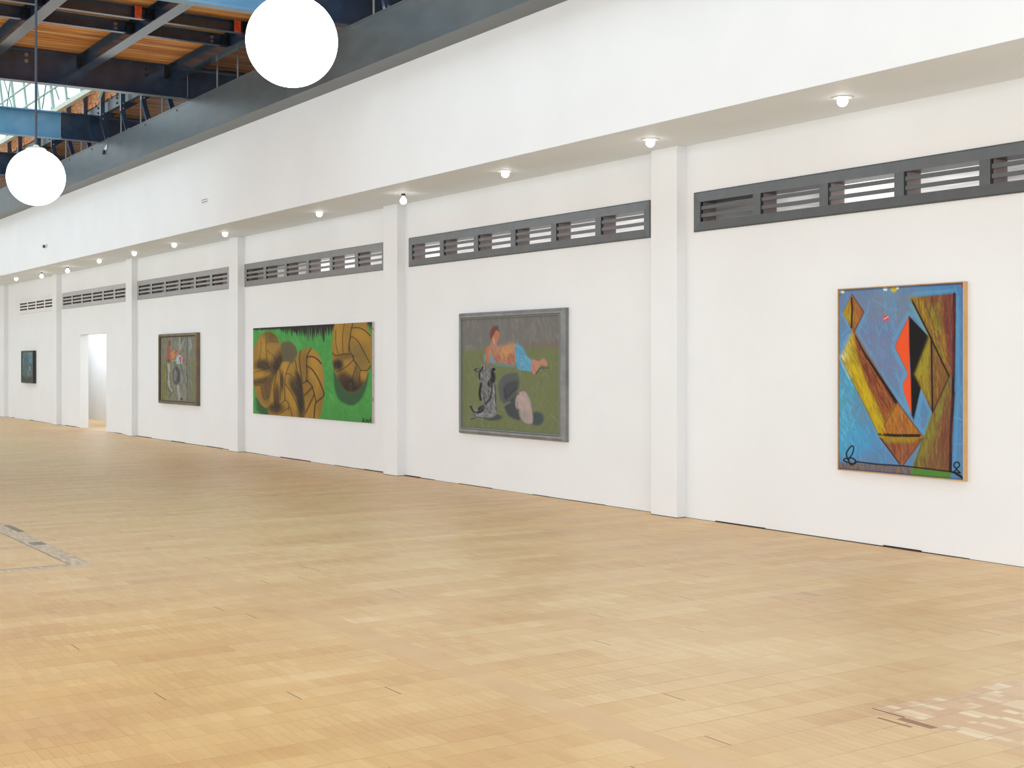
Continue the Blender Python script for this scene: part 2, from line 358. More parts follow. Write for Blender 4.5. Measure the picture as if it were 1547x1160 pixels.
# ------------------------------------------------------------------ soffit bulbs
M_bulb=emis('lit_bulb_glass',(255,252,248),7); M_plate=simple('white_metal_plate',(205,204,202),.35,.5)
def bulb(x,y,socket,label):
    E_=empty('ceiling_bulb_lamp',(x,y,ZS-.006)); tag(E_,label,'lamp','bulb lamps along the soffit')
    z=ZS-.006; r=.042
    MB().lathe([(0,0),(.088,0),(.088,-.004),(.08,-.008),(0,-.008)],(x,y,z),28).build('ceiling_plate',M_plate,E_,smooth=False)
    if socket:
        MB().lathe([(0,-.008),(.024,-.008),(.026,-.02),(.024,-.038),(0,-.038)],(x,y,z),20).build('socket',M_black,E_)
        top=-.05
    else:
        MB().lathe([(0,-.008),(.03,-.008),(.028,-.016),(0,-.016)],(x,y,z),20).build('socket',M_plate,E_); top=-.012
    prof=[(.014,-.037),(.017,-.05)] if socket else [(.03,top)]; c=(-.097 if socket else -.033)
    for i in range(3 if socket else 6,17):
        t=math.pi*i/16; prof.append((r*math.sin(t),c+r*math.cos(t)))
    MB().lathe(prof,(x,y,z),24).build('bulb',M_bulb,E_,smooth=True)
BL=[(-7.43,0,'bare round bulb on the soffit above the right-hand louvre window and blue abstract'),
(-9.81,0,'bare round bulb on the soffit beside the nearest pilaster top'),
(-12.30,0,'bare round bulb on the soffit above the louvres over the grey-framed painting'),
(-14.61,1,'bulb hanging from a black socket near the second pilaster'),
(-17.03,0,'bare round bulb on the soffit above the right part of the green painting'),
(-20.56,0,'bare bulb on the soffit beside the third pilaster top'),
(-22.98,0,'bare bulb on the soffit above the brown-framed painting'),
(-25.22,0,'bare bulb on the soffit beside the fourth pilaster top'),
(-27.50,0,'small bare bulb on the soffit above the doorway bay'),
(-29.88,1,'small bulb with a dark socket above the doorway, next to the fifth pilaster'),
(-32.10,1,'far bulb with dark socket above the far bay, left of the fifth pilaster'),
(-34.57,0,'farthest small bulb on the soffit, nearest the left edge')]
for x,s,l in BL: bulb(x,7.93,s,l)

# ------------------------------------------------------------------ globe pendants
M_globe=emis('lit_opal_globe',(255,252,246),5.5); M_cap=simple('cream_metal_cap',(214,216,200),.4)
def globe(x,y,z,label):
    E_=empty('globe_pendant_lamp',(x,y,z)); tag(E_,label,'lamp','opal globe pendants')
    r=.25; prof=[]
    for i in range(0,33):
        t=math.pi*i/32
        if i==0: t=.12
        prof.append((max(r*math.sin(t),1e-4),r*math.cos(t)))
    MB().lathe(prof,(x,y,z),64).build('globe',M_globe,E_,smooth=True)
    MB().lathe([(.0,r+.035),(.02,r+.035),(.03,r+.02),(.075,r+.008),(.088,r-.004),(.088,r-.022),(0,r-.022)],(x,y,z),32).build('cap',M_cap,E_)
    MB().tube((x,y,z+r+.03),(x,y,5.75),.011,8).build('cord',simple('blue_black_cord',(52,62,78),.5),E_)
globe(-6.86,3.03,3.257,'nearest and larger glowing white globe pendant at the top of the picture')
globe(-12.30,2.99,3.13,'farther, smaller glowing white globe pendant at the left edge on a long cord')
tag(MB().ibeam_x(3.0,-14.4,XB,5.75,5.98,.14).build('purlin',M_steel,org=(-4,3.0,5.75)),'dark steel purlin carrying the globe pendant cords','beam')

# ------------------------------------------------------------------ roof steel
def bolts(par,pts,axis,r,m):
    for p in pts:
        q=list(p); q[{'x':0,'y':1}[axis]]+= .018 if axis=='x' else -.018
        MB().tube(p,q,r,8).build('bolt',m,par)
G=tag(MB().box(XA,XB,7.15,7.165,4.945,5.49).box(XA,XB,7.14,7.44,4.93,4.95).box(XA,XB,7.145,7.42,5.478,5.50).build('steel_girder',M_girder,org=(-20,7.15,4.92)),
   'long grey steel girder running above the white bulkhead','beam')
for x in np.arange(-33,-11,1.55): bolts(G,[(float(x),7.15,5.44)],'y',.016,M_galv)
# cross beams
def cross(x,label,m=M_steel):
    o=empty('cross_beam',(x,0,5.48)); tag(o,label,'beam','steel cross beams under the roof')
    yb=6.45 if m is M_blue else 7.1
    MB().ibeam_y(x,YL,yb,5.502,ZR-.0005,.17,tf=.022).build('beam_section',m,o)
    MB().ibeam_y(x,yb+.004,9.5,5.502,ZR-.0005,.17,tf=.022).build('beam_end',M_steel,o)  # on blue beams this dark end paints the shade past the skylight
    return o
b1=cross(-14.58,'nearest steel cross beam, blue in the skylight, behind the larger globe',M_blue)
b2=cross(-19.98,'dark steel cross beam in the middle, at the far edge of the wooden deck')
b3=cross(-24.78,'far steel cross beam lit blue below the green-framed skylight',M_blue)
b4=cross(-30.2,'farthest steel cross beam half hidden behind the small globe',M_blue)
for z in (5.80,5.89): bolts(b2,[(-19.975,4.72,z)],'x',.028,M_brass); bolts(b2,[(-19.975,6.46,z)],'x',.02,M_black)
# purlins between cross beams 1 and 2
PY=[2.85,4.2,5.53,6.84]; pl=['leftmost visible purlin, mostly outside the picture','left steel purlin crossing the top left corner','middle steel purlin with a pale underside','right steel purlin nearest the grey girder']
purl=[]
for i,(y,l) in enumerate(zip(PY,pl)):
    o=empty('purlin',(-17.3,y,5.75)); tag(o,l,'beam','steel purlins under the wooden deck'); purl.append(o)
    MB().ibeam_x(y,-19.96,-14.6,5.75,ZR-.006,.165).build('purlin_section',M_steel,o)
    c=MB().box(-19.97,-19.96,y-.1,y+.1,5.78,5.96).build('end_plate',M_black,o)
    bolts(c,[],'x',.014,M_black)
    for z in (5.83,5.91): bolts(o,[(-19.96,y-.06,z)],'x',.014,M_black)
# joists
jn=0
where=['left of the left purlin','between the left and middle purlins','between the middle and right purlins']
for k in range(3):
    ya,yb=PY[k]+.006,PY[k+1]-.006
    for x,nm in ((-17.6,'farther'),(-16.8,'nearer')):
        o=empty('joist',(x,ya,5.8)); tag(o,f'{nm} dark steel joist {where[k]}','beam','short steel joists under the deck')
        MB().prof([(-.006,5.80),(.075,5.80),(.075,5.812),(.006,5.812),(.006,5.945),(.075,5.945),(.075,5.957),(-.006,5.957)],x,ya,yb,'y').build('joist_section',M_steel,o)
        MB().prof([(-.05,yb-.012),(-.05,yb),(.06,yb),(.06,yb-.012),(.03,yb-.012),(.03,yb-.11),(.016,yb-.11),(.016,yb-.012)],0,0,1,'y').remap(lambda p:(x+p[0],p[2],5.815+.13*p[1])).build('bracket',M_black,o)
        for z in (5.85,5.91): bolts(o,[(x+.03,yb-.07,z)],'x',.014,M_steel); bolts(o,[(x-.03,yb-.012,z)],'y',.012,M_steel)
        if x==-16.8 and k>0:
            MB().box(x+.0765,x+.080,yb-.26,yb-.17,5.80,5.955).build('orange_tag',M_orange,o)['label']='orange painted tag'
            
        if x==-17.6 and k>0:
            bolts(o,[(x+.006,yb-.24,5.85),(x+.006,yb-.24,5.91)],'x',.024,M_brass)
# channel, hangers, rods along the girder beyond beam 2
c=tag(MB().prof([(0,6.0),(.08,6.0),(.08,6.012),(.01,6.012),(.01,6.218),(.08,6.218),(.08,6.23),(0,6.23)],7.165,-40,-20.07,'x').build('steel_channel',M_girder,org=(-30,7.17,6.0)),
   'long grey steel channel below the orange wooden fascia','beam')
for x in np.arange(-31,-20.6,1.15):
    for dz in (.06,.15): bolts(c,[(float(x)+.35,7.165,6.0+dz)],'y',.02,M_black)
def hanger(x,label,top=6.62,foot=5.5):
    o=empty('hanger_bracket',(x,7.1,5.5)); tag(o,label,'bracket','kinked steel hangers above the girder')
    K=5.83; P_=[(-.006,.068),(-.006,.0),(-.05,0),(-.05,-.008),(.006,-.008),(.006,.068)]
    vs=[(x+a,yy+b,z) for z,yy in ((top,7.068),(K,7.068),(foot,7.158)) for a,b in P_]
    mb=MB().add(vs,[tuple(range(6)),tuple(range(12,18))]+[(k*6+i,k*6+(i+1)%6,k*6+6+(i+1)%6,k*6+6+i) for k in (0,1) for i in range(6)])
    mb.build('bracket_bar',M_steel,o)
    g=MB().add([(x,7.13,5.99),(x,7.36,5.99),(x,7.13,5.84),(x+.01,7.13,5.99),(x+.01,7.36,5.99),(x+.01,7.13,5.84)],[(0,1,2),(3,5,4),(0,3,4,1),(1,4,5,2),(2,5,3,0)])
    g.build('gusset',M_steel,o)
    bolts(o,[(x+.006,7.10,5.96),(x+.006,7.10,5.87),(x+.006,7.19,5.53)],'x',.016,M_galv)
hl={-20.9:'first kinked hanger beyond the dark middle cross beam, closest to the camera of the row',-22.07:'second kinked hanger beyond the middle cross beam',-23.2:'third kinked hanger beyond the middle cross beam',
 -24.4:'fourth kinked hanger, just in front of the blue far cross beam',-25.5:'fifth kinked hanger at the end of the blue far cross beam'}
for x,l in hl.items(): hanger(x,l)
for i,x in enumerate((-26.65,-27.8,-28.95,-30.6,-31.6)): hanger(x,'kinked hanger beyond the blue beam, %s counted away from it'%['first','second','third','fourth','fifth'][i])
hanger(-13.6,'kinked hanger just right of the larger globe, at the top edge',6.3)
def rod(x,y,z1,l):
    o=tag(MB().tube((x,y,5.5),(x,y,z1),.014,8).build('hanger_rod',M_galv,org=(x,y,5.5)),l,'rod','thin hanger rods above the girder')
for x,l in ((-18.95,'thin rod under the right purlin, left one of the two'),(-18.15,'thin rod under the right purlin, right one of the two')): rod(x,6.90 if 0 else 7.19,5.98,l)
for x,l in ((-21.4,'thin rod between the first and second kinked hangers'),(-22.5,'thin rod between the second and third kinked hangers'),(-23.6,'thin rod between the third and fourth kinked hangers'),
  (-24.75-.25,'thin rod between the fourth and fifth kinked hangers'),(-26.1,'thin rod just beyond the fifth kinked hanger'),(-27.2,'thin rod right above the small globe'),(-29.5,'thin far rod behind the small globe'),(-33.2,'thin far rod at the left of the small globe')): rod(x,7.19,6.0,l)
rod(-13.96,7.19,6.0,'thin rod just right of the larger globe at the top edge')
# fascia boards, curb, clerestory glazing
mb=MB(); x=-40.
while x<-20.1:
    w=random.uniform(.2,.42); mb.box(x,x+w-.008,7.15+random.uniform(-.01,.004),7.164+random.uniform(0,.0),6.225,6.49); x+=w
FB=tag(mb.build('wooden_fascia',M_board,org=(-30,7.15,6.2)),'orange-brown wooden fascia boards above the grey channel','fascia')
mb=MB(); x=-40.
while x<-20.1:
    w=random.uniform(.05,.2); mb.box(x,x+w,7.136,7.15,6.20,6.25+random.uniform(.0,.05)); x+=w*random.uniform(1,2.4)
mb.build('splintered_edge',M_board,FB,org=(-30,7.12,6.23))['kind']='stuff'
C_=empty('skylight_window',(-30,7.0,6.42)); tag(C_,'pale green framed side skylight of the roof monitor','skylight')
MB().box(-40,-20.0,6.96,7.045,6.41,6.50).build('curb',M_curb,C_)
mg,nt,b=mat('skylight_glass'); L=nt.links
tr=nd(nt,'ShaderNodeBsdfTransparent'); gl=nd(nt,'ShaderNodeBsdfGlossy'); gl.inputs['Roughness'].default_value=.08; ms=nd(nt,'ShaderNodeMixShader'); ms.inputs[0].default_value=.06
tr.inputs[0].default_value=(.93,.97,.97,1); L.new(tr.outputs[0],ms.inputs[1]); L.new(gl.outputs[0],ms.inputs[2]); L.new(ms.outputs[0],nt.nodes['Material Output'].inputs[0])
def gy(z): return 7.0-(z-6.5)*.12
MB().add([(-40,gy(6.5),6.5),(-20,gy(6.5),6.5),(-20,gy(8.3),8.3),(-40,gy(8.3),8.3)],[(0,1,2,3)]).build('glass',mg,C_)
for i,x in enumerate(np.arange(-39.4,-20.2,1.0)):
    x=float(x); th=.03
    if i%3==0: th=.09
    MB().bar((x,gy(6.5),6.5),(x,gy(8.3),8.3),.04,th,up=(0,1,0)).build('glazing_bar',M_mint,C_)
for z in (6.86,7.25): MB().bar((-40,gy(z)-.03,z),(-20,gy(z)-.03,z),.025,.03,up=(0,0,1)).build('rail',M_mint,C_)
for x in (-34.5,-31.6,-28.2,-25.5):
    MB().tube((x,6.87,8.2),(x+1.4,6.95,6.6),.012,6).build('brace_rod',M_rod,C_); MB().tube((x+1.6,6.85,8.2),(x+.2,6.93,6.6),.012,6).build('brace_rod',M_rod,C_)
for x in (-24.1,-22.9):
    MB().bar((x-.1,6.95,6.78),(x,7.03,6.42),.05,.02,up=(0,1,0)).bar((x,7.03,6.42),(x-.1,6.98,6.2),.05,.02,up=(0,1,0)).build('strut',M_mint,C_)
g=MB().box(-25.9,-25.2,6.80,6.93,6.78,7.15).build('gearbox',M_mint,C_,bevel=.01)
mb=MB()
for i in range(16):
    t0=2*math.pi*i/16; t1=2*math.pi*(i+1)/16; R_=.13
    mb.tube((-26.0,6.72+R_*math.cos(t0)*.9,6.93+R_*math.sin(t0)),(-26.0,6.72+R_*math.cos(t1)*.9,6.93+R_*math.sin(t1)),.012,6)
for k in range(2):
    t0=math.pi*k/2+.4; mb.tube((-26.0,6.72+.12*math.cos(t0),6.93+.12*math.sin(t0)),(-26.0,6.72-.12*math.cos(t0),6.93-.12*math.sin(t0)),.009,6)
mb.tube((-26.0,6.72,6.93),(-25.88,6.82,6.93),.014,6)
hw=mb.build('handwheel',M_mint,g); hw.location=(0,0,0)
for x in (-22.5,-26.5,-30.5,-34.5): MB().bar((x,6.6,8.22),(x,DY0+.05,8.22),.12,.08,up=(0,0,1)).build('rafter',M_mint,C_)
# small things on the bulkhead and girder
V=empty('wall_vent',(-20.0,YF,4.56)); 
def onY(px_,py_,y):
    d=FW+(px_-PPX)/FPX*RT; Z=y/d[1]; return d[0]*Z,y,CH+(HOR-py_)/FPX*Z
vx,_,vz=onY(309.5,303.5,YF)
V.location=(vx,YF,vz); tag(V,'small white slotted vent on the white bulkhead above the third pilaster','vent')
MB().box(vx-.12,vx+.12,YF-.012,YF,vz-.035,vz+.035).build('plate',M_wall,V)
for dz in (-.022,.012): MB().box(vx-.11,vx+.11,YF-.0135,YF-.012,vz+dz,vz+dz+.012).build('slot',simple('vent_slot',(120,120,120),.6),V)
vx,_,vz=onY(69.5,372,YF)
tag(MB().box(vx-.09,vx-.02,YF-.05,YF,vz-.03,vz+.03).box(vx-.02,vx+.12,YF-.012,YF,vz-.03,vz+.04,1).build('bulkhead_sensor',[simple('sensor_grey',(70,70,70),.5),M_plate],org=(vx,YF,vz)),'tiny grey sensor box on the white bulkhead at the far left','sensor')
vx,_,vz=onY(160,223.5,7.15)
lp=tag(MB().add([(vx-.11,7.146,vz+.0),(vx-.02,7.144,vz+.03),(vx+.09,7.142,vz+.055),(vx+.1,7.14,vz-.02),(vx+.0,7.146,vz-.045)],[(0,1,2,3,4)]).add([(vx-.11,7.149,vz+.0),(vx-.02,7.149,vz+.03),(vx+.09,7.149,vz+.055),(vx+.1,7.149,vz-.02),(vx+.0,7.149,vz-.045)],[(4,3,2,1,0)]).box(vx-.14,vx-.06,7.12,7.149,vz-.1,vz-.03,1).build('paper_scrap',[M_plate,M_black],org=(vx,7.15,vz)),'white scrap with a black clip on the grey girder face','scrap')

# ------------------------------------------------------------------ paintings
def sm(P,closed=False,k=5):
    "smooth curve through the points"
    n=len(P); out=[]; g=(lambda i:P[i%n]) if closed else (lambda i:P[max(0,min(n-1,i))])
    for i in range(n if closed else n-1):
        a,b,c,d=g(i-1),g(i),g(i+1),g(i+2)
        for j in range(k):
            t=j/k; out.append(tuple(.5*(2*b[q]+(c[q]-a[q])*t+(2*a[q]-5*b[q]+4*c[q]-d[q])*t*t+(3*b[q]-a[q]-3*c[q]+d[q])*t**3) for q in (0,1)))
    if not closed: out.append(tuple(P[-1]))
    return out
class Paint:
    """paints on a grid of canvas points; shapes are given in the coordinates of a study of the canvas"""
    def __init__(s,W_,H_,quad,bg):
        s.W,s.H=W_,H_; u,v=np.meshgrid(np.linspace(0,1,W_),np.linspace(0,1,H_)); s.u,s.v=u,v
        # projective map unit square -> quad (tl,tr,br,bl)
        s.Hm=s.homog(quad); w=s.Hm[2,0]*u+s.Hm[2,1]*v+1
        s.X=(s.Hm[0,0]*u+s.Hm[0,1]*v+s.Hm[0,2])/w; s.Y=(s.Hm[1,0]*u+s.Hm[1,1]*v+s.Hm[1,2])/w
        s.sc=abs(quad[2][1]-quad[1][1])/H_
        s.C=np.empty((H_,W_,3)); s.C[:]=bg
    def homog(s,q):
        A=[];B=[]
        for (u,v),(x,y) in zip(((0,0),(1,0),(1,1),(0,1)),q):
            A.append([u,v,1,0,0,0,-u*x,-v*x]); B.append(x); A.append([0,0,0,u,v,1,-u*y,-v*y]); B.append(y)
        h=np.linalg.solve(np.array(A,float),np.array(B,float)); return np.array([[h[0],h[1],h[2]],[h[3],h[4],h[5]],[h[6],h[7],1]])
    def dseg(s,a,b,X=None,Y=None):
        X=s.X if X is None else X; Y=s.Y if Y is None else Y
        ax,ay=a;bx,by=b;dx,dy=bx-ax,by-ay;L2=dx*dx+dy*dy+1e-9
        t=np.clip(((X-ax)*dx+(Y-ay)*dy)/L2,0,1); return np.hypot(X-ax-t*dx,Y-ay-t*dy),t
    def pmask(s,P,soft=1.5):
        ins=np.zeros(s.X.shape,bool); d=np.full(s.X.shape,1e9); n=len(P)
        for i in range(n):
            (x1,y1),(x2,y2)=P[i],P[(i+1)%n]
            if y1!=y2:
                c=((y1>s.Y)!=(y2>s.Y))&(s.X<(x2-x1)*(s.Y-y1)/(y2-y1)+x1); ins^=c
            d=np.minimum(d,s.dseg(P[i],P[(i+1)%n])[0])
        sd=np.where(ins,d,-d); return np.clip(.5+sd/(2*soft*s.sc),0,1)
    def emask(s,c,rx,ry,ang=0,soft=.15):
        a=math.radians(ang); dx,dy=s.X-c[0],s.Y-c[1]; x=dx*math.cos(a)+dy*math.sin(a); y=-dx*math.sin(a)+dy*math.cos(a)
        r=np.hypot(x/rx,y/ry); return np.clip((1-r)/soft+.5,0,1)
    def lay(s,m,c,al=1.0):
        m=(m*al)[...,None]; s.C=s.C*(1-m)+np.array(c,float)*m
    def poly(s,P,c,al=1,soft=1.0): m=s.pmask(P,soft); s.lay(m,c,al); return m
    def ell(s,c,rx,ry,col,ang=0,al=1,soft=.15): m=s.emask(c,rx,ry,ang,soft); s.lay(m,col,al); return m
    def line(s,P,w,c,al=1,w2=None,soft=1.0):
        m=np.zeros(s.X.shape); n=len(P)-1
        for i in range(n):
            d,t=s.dseg(P[i],P[i+1]); ww=w if w2 is None else w+(w2-w)*(i+t)/n
            m=np.maximum(m,np.clip(.5+(ww/2-d)/(s.sc*soft),0,1))
        s.lay(m,c,al)
    def noise(s,fx,fy,seed=0):
        r=np.random.default_rng(seed); out=np.zeros(s.X.shape); amp=1; tot=0
        for o in range(3):
            nx,ny=int(fx*2**o)+2,int(fy*2**o)+2; g=r.random((ny,nx)); x=s.u*(nx-1.001); y=s.v*(ny-1.001); i=x.astype(int); j=y.astype(int); a=x-i; b=y-j
            a=a*a*(3-2*a); b=b*b*(3-2*b)
            out+=amp*((g[j,i]*(1-a)+g[j,i+1]*a)*(1-b)+(g[j+1,i]*(1-a)+g[j+1,i+1]*a)*b); tot+=amp; amp*=.55
        return out/tot
    def streak(s,mask,cols,n,ln,w,ang,jit=15,al=.6,seed=1):
        "short brush marks of the given colours, kept inside mask"
        r=np.random.default_rng(seed); ys,xs=np.nonzero(mask>.4)
        if len(ys)==0: return
        for k in range(n):
            i=r.integers(len(ys)); cx,cy=s.X[ys[i],xs[i]],s.Y[ys[i],xs[i]]
            a=math.radians(ang+r.normal()*jit); l=ln*(.5+r.random()); ww=w*(.5+r.random())
            R_=int(l/s.sc/1.5)+3; y0,y1=max(0,ys[i]-R_),min(s.H,ys[i]+R_); x0,x1=max(0,xs[i]-2*R_),min(s.W,xs[i]+2*R_)
            X,Y=s.X[y0:y1,x0:x1],s.Y[y0:y1,x0:x1]; dx,dy=math.cos(a)*l/2,math.sin(a)*l/2
            d,t=s.dseg((cx-dx,cy-dy),(cx+dx,cy+dy),X,Y)
            m=np.clip(.5+(ww/2-d)/s.sc,0,1)*mask[y0:y1,x0:x1]*al*(.5+.5*r.random()); m=m[...,None]
            c=np.array(cols[r.integers(len(cols))],float)+r.normal()*4
            s.C[y0:y1,x0:x1]=s.C[y0:y1,x0:x1]*(1-m)+c*m
    def mesh(s,name,mt,parent,x0,x1,z0,z1,y):
        c=np.clip(s.C,2,255)/255*1.0; lin=np.where(c<=.04045,c/12.92,((c+.055)/1.055)**2.4)
        H_,W_=s.H,s.W; vs=np.empty((H_*W_,3)); vs[:,0]=(x0+s.u*(x1-x0)).ravel(); vs[:,1]=y; vs[:,2]=(z1-s.v*(z1-z0)).ravel()
        vs-=np.array(parent.location)
        idx=np.arange(H_*W_).reshape(H_,W_); f=np.stack([idx[:-1,:-1],idx[1:,:-1],idx[1:,1:],idx[:-1,1:]],-1).reshape(-1,4)
        me=bpy.data.meshes.new(name); me.vertices.add(len(vs)); me.vertices.foreach_set('co',vs.ravel())
        me.loops.add(f.size); me.loops.foreach_set('vertex_index',f.ravel().astype(np.int32))
        me.polygons.add(len(f)); me.polygons.foreach_set('loop_start',(np.arange(len(f))*4).astype(np.int32)); me.polygons.foreach_set('loop_total',np.full(len(f),4,np.int32))
        me.update(); me.validate()
        at=me.color_attributes.new('paint','FLOAT_COLOR','POINT'); at.data.foreach_set('color',np.concatenate([lin.reshape(-1,3),np.ones((H_*W_,1))],1).ravel())
        me.materials.append(mt); o=bpy.data.objects.new(name,me); COL.objects.link(o); o.parent=parent; return o
def paint_mat(name,rough=.6,bs=.3):
    m,nt,b=mat(name); L=nt.links; a=nd(nt,'ShaderNodeVertexColor',layer_name='paint'); L.new(a.outputs[0],b.inputs['Base Color']); b.inputs['Roughness'].default_value=rough; b.inputs['Specular IOR Level'].default_value=.18
    tc=nd(nt,'ShaderNodeTexCoord'); n=nd(nt,'ShaderNodeTexNoise'); n.inputs['Scale'].default_value=60; n.inputs['Detail'].default_value=3; L.new(tc.outputs['Object'],n.inputs['Vector'])
    bp=nd(nt,'ShaderNodeBump'); bp.inputs['Strength'].default_value=bs; bp.inputs['Distance'].default_value=.002; L.new(n.outputs['Fac'],bp.inputs['Height']); L.new(bp.outputs[0],b.inputs['Normal'])
    return m
M_paint=paint_mat('oil_paint'); M_canv=simple('raw_canvas_edge',(196,184,174),.8,noise=.1,nscale=20)
def frame(parent,x0,x1,z0,z1,prof,m,name='frame',m2=None):
    "mitred moulding: prof = list of (inset from outer edge, y)"
    mb=MB(); rings=[[(x0+w,y,z0+w),(x1-w,y,z0+w),(x1-w,y,z1-w),(x0+w,y,z1-w)] for w,y in prof]
    for a,b in zip(rings[:-1],rings[1:]): mb.add(a+b,[(0,1,5,4),(1,2,6,5),(2,3,7,6),(3,0,4,7)])
    return mb.build(name,m,parent)

# --- blue abstract (rightmost)
def p_blue():
    x0,x1,z0,z1,yf=-7.968,-6.69,.592,2.108,8.452
    P=empty('painting',(x0,YW,z0)); tag(P,'upright blue abstract painting with olive, orange and black angular shapes','painting','paintings on the long wall')
    q=[(124,90),(790,52),(790,1103),(124,1046)]
    p=Paint(250,300,q,(86,126,166)); al=np.ones(p.X.shape)
    n=p.noise(4,5,3)
    p.lay(np.clip((p.X-560)/200,0,1)*np.clip(1-(p.Y-900)/200,.6,1),(66,118,168),.7)
    p.lay(np.clip(1-p.emask((330,330),210,260,0,.9),0,1)*0+p.emask((350,320),190,330,-20,.9),(112,120,152),.85)
    p.lay(p.emask((420,170),160,90,0,.9),(112,128,142),.6)
    p.lay(p.emask((190,700),140,190,0,.9),(84,140,160),.7); p.lay(p.emask((200,900),120,80,0,.7),(70,150,196),.8)
    p.lay(np.clip((n-.5)*4,0,1),(104,150,190),.35)
    p.streak(al,[(80,150,195),(100,120,158),(74,128,170),(96,160,200),(110,118,150)],1100,55,6,75,25,.45,5)
    g=p.emask((150,860),90,140,0,.6)+p.emask((160,560),50,160,0,.6); p.streak(np.clip(g,0,1),[(62,160,205),(70,150,160),(84,176,214)],220,40,7,80,25,.6,6)
    # light blue contours
    for L_,w in (([(145,330),(180,290),(140,215)],14),([(135,385),(175,330)],16),([(265,215),(222,320),(330,510),(440,670),(500,740)],18),([(410,390),(480,530),(455,600),(505,740)],18),([(420,350),(495,215),(540,230),(600,320)],20),([(510,170),(600,330)],22),([(585,860),(540,800),(570,620)],20),([(590,850),(616,740),(570,640)],18),([(760,130),(765,620),(745,1000)],16),([(130,440),(340,880),(440,1010)],12),([(520,110),(740,92)],14)):
        p.line(L_,w,(88,156,196),.55,soft=4)
    blk=(20,16,18)
    # small kite
    m=p.poly([(192,112),(257,208),(207,305),(190,300),(144,212)],(150,92,46)); p.poly([(190,130),(190,295),(144,212)],(168,142,32)); p.streak(m,[(160,120,40),(130,70,40),(178,150,40)],60,50,4,85,15,.6,7)
    p.line([(192,112),(257,208),(205,312)],5,(96,36,34),.9); p.line([(191,130),(194,190),(190,290)],9,blk,.9)
    # long body
    B=[(200,300),(212,330),(262,432),(435,688),(578,880),(465,1030),(345,880),(132,452),(186,330)]
    m=p.poly(B,(172,146,26)); p.poly([(186,335),(190,440),(170,470),(132,452)],(214,214,190),.55,6); p.poly([(132,452),(150,430),(190,555),(180,560)],(226,226,208),.85,4)
    br=[(200,300),(215,335),(435,690),(372,800),(330,700),(262,560),(225,440)]
    m2=p.poly(br,(134,72,40),1,4); p.streak(m2,[(150,96,50),(96,40,34),(172,110,50),(120,52,40)],320,60,5,68,8,.6,8)
    p.streak(m*(1-m2),[(186,162,30),(150,128,30),(196,176,60),(168,130,20),(140,140,40)],320,70,5,66,8,.55,9)
    p.line([(212,335),(262,432),(330,535),(432,690)],5,blk,.95,w2=16); p.line([(132,452),(345,880)],4,(90,84,50),.7)
    m=p.poly([(438,690),(578,880),(345,866),(372,800)],(168,110,44)); p.streak(m,[(186,130,40),(140,76,40),(150,90,46)],180,50,5,88,10,.6,10)
    m=p.poly([(345,880),(578,880),(465,1030)],(136,74,48)); p.streak(m,[(160,96,50),(110,56,44),(150,84,50),(128,100,80)],180,50,5,88,10,.6,11)
    p.poly([(350,878),(560,874),(520,908),(380,905)],(160,140,32),.8,3)
    p.line([(340,862),(430,868),(555,868)],15,blk,.9); p.line([(438,690),(372,800),(350,850)],4,(80,50,30),.7); p.line([(438,690),(578,880),(465,1030)],6,(100,50,36),.8); p.line([(460,720),(465,1030)],4,(150,140,150),.45); p.line([(345,880),(450,1020)],8,(60,26,30),.8)
    # orange and black
    p.poly([(500,230),(425,392),(488,520),(492,550),(466,590),(472,640),(515,757),(514,600),(502,500),(503,380)],(226,82,36)); p.line([(500,232),(425,392),(488,520)],4,(190,60,30),.6)
    p.poly([(500,230),(612,345),(600,380),(537,540),(566,600),(525,782),(514,757),(510,560),(502,400)],(16,15,16))
    # tall right shape
    U=[(510,132),(640,118),(752,110),(742,600),(714,552),(610,340)]; m=p.poly(U,(118,66,50)); 
    p.poly([(510,132),(590,135),(640,300),(714,548),(610,340)],(158,136,36),.9,5); p.poly([(600,180),(650,170),(690,330),(714,500),(660,420)],(132,138,40),.85,6); p.poly([(660,330),(690,300),(705,420),(712,520)],(168,116,44),.8,5)
    p.streak(m,[(150,100,60),(120,56,50),(146,140,44),(104,60,50)],240,60,5,82,10,.5,12)
    Lw=[(716,552),(745,640),(722,1062),(520,1046),(580,880),(625,745)]; m=p.poly(Lw,(120,86,56)); p.poly([(716,560),(680,760),(560,1046),(520,1046),(580,880),(640,720)],(128,136,44),.85,6); p.poly([(690,780),(700,960),(670,940),(660,820)],(126,50,48),.7,6)
    p.streak(m,[(120,100,50),(136,130,50),(110,70,56),(140,110,60)],260,60,4,100,8,.5,13)
    m=p.poly([(608,340),(716,550),(625,748),(530,540)],(118,78,46)); p.poly([(606,342),(618,350),(620,700),(530,540)],(152,142,38),.95,4); p.poly([(600,500),(620,480),(620,720)],(118,80,56),.7,4); p.streak(m,[(140,100,50),(110,70,44),(150,140,44)],150,50,4,88,10,.5,14)
    p.line([(620,345),(626,735)],9,(28,20,24),.95); p.line([(513,140),(612,335),(714,550)],8,blk,.95); p.line([(716,552),(625,748)],6,(50,30,26),.85); p.line([(743,112),(741,400),(736,640)],15,(34,16,22),.95); p.line([(738,640),(724,860),(722,1062)],16,(34,18,24),.95)
    p.line([(578,880),(524,1040)],4,(60,70,30),.7); p.line([(515,150),(510,135),(560,132)],5,(170,120,40),.8)
    for Q,sd in ((B,61),(U,62),(Lw,63)): p.streak(p.pmask(Q,1),[(70,40,28),(86,50,30),(60,34,26)],200,46,2.4,86 if Q is not B else 74,6,.36,sd)
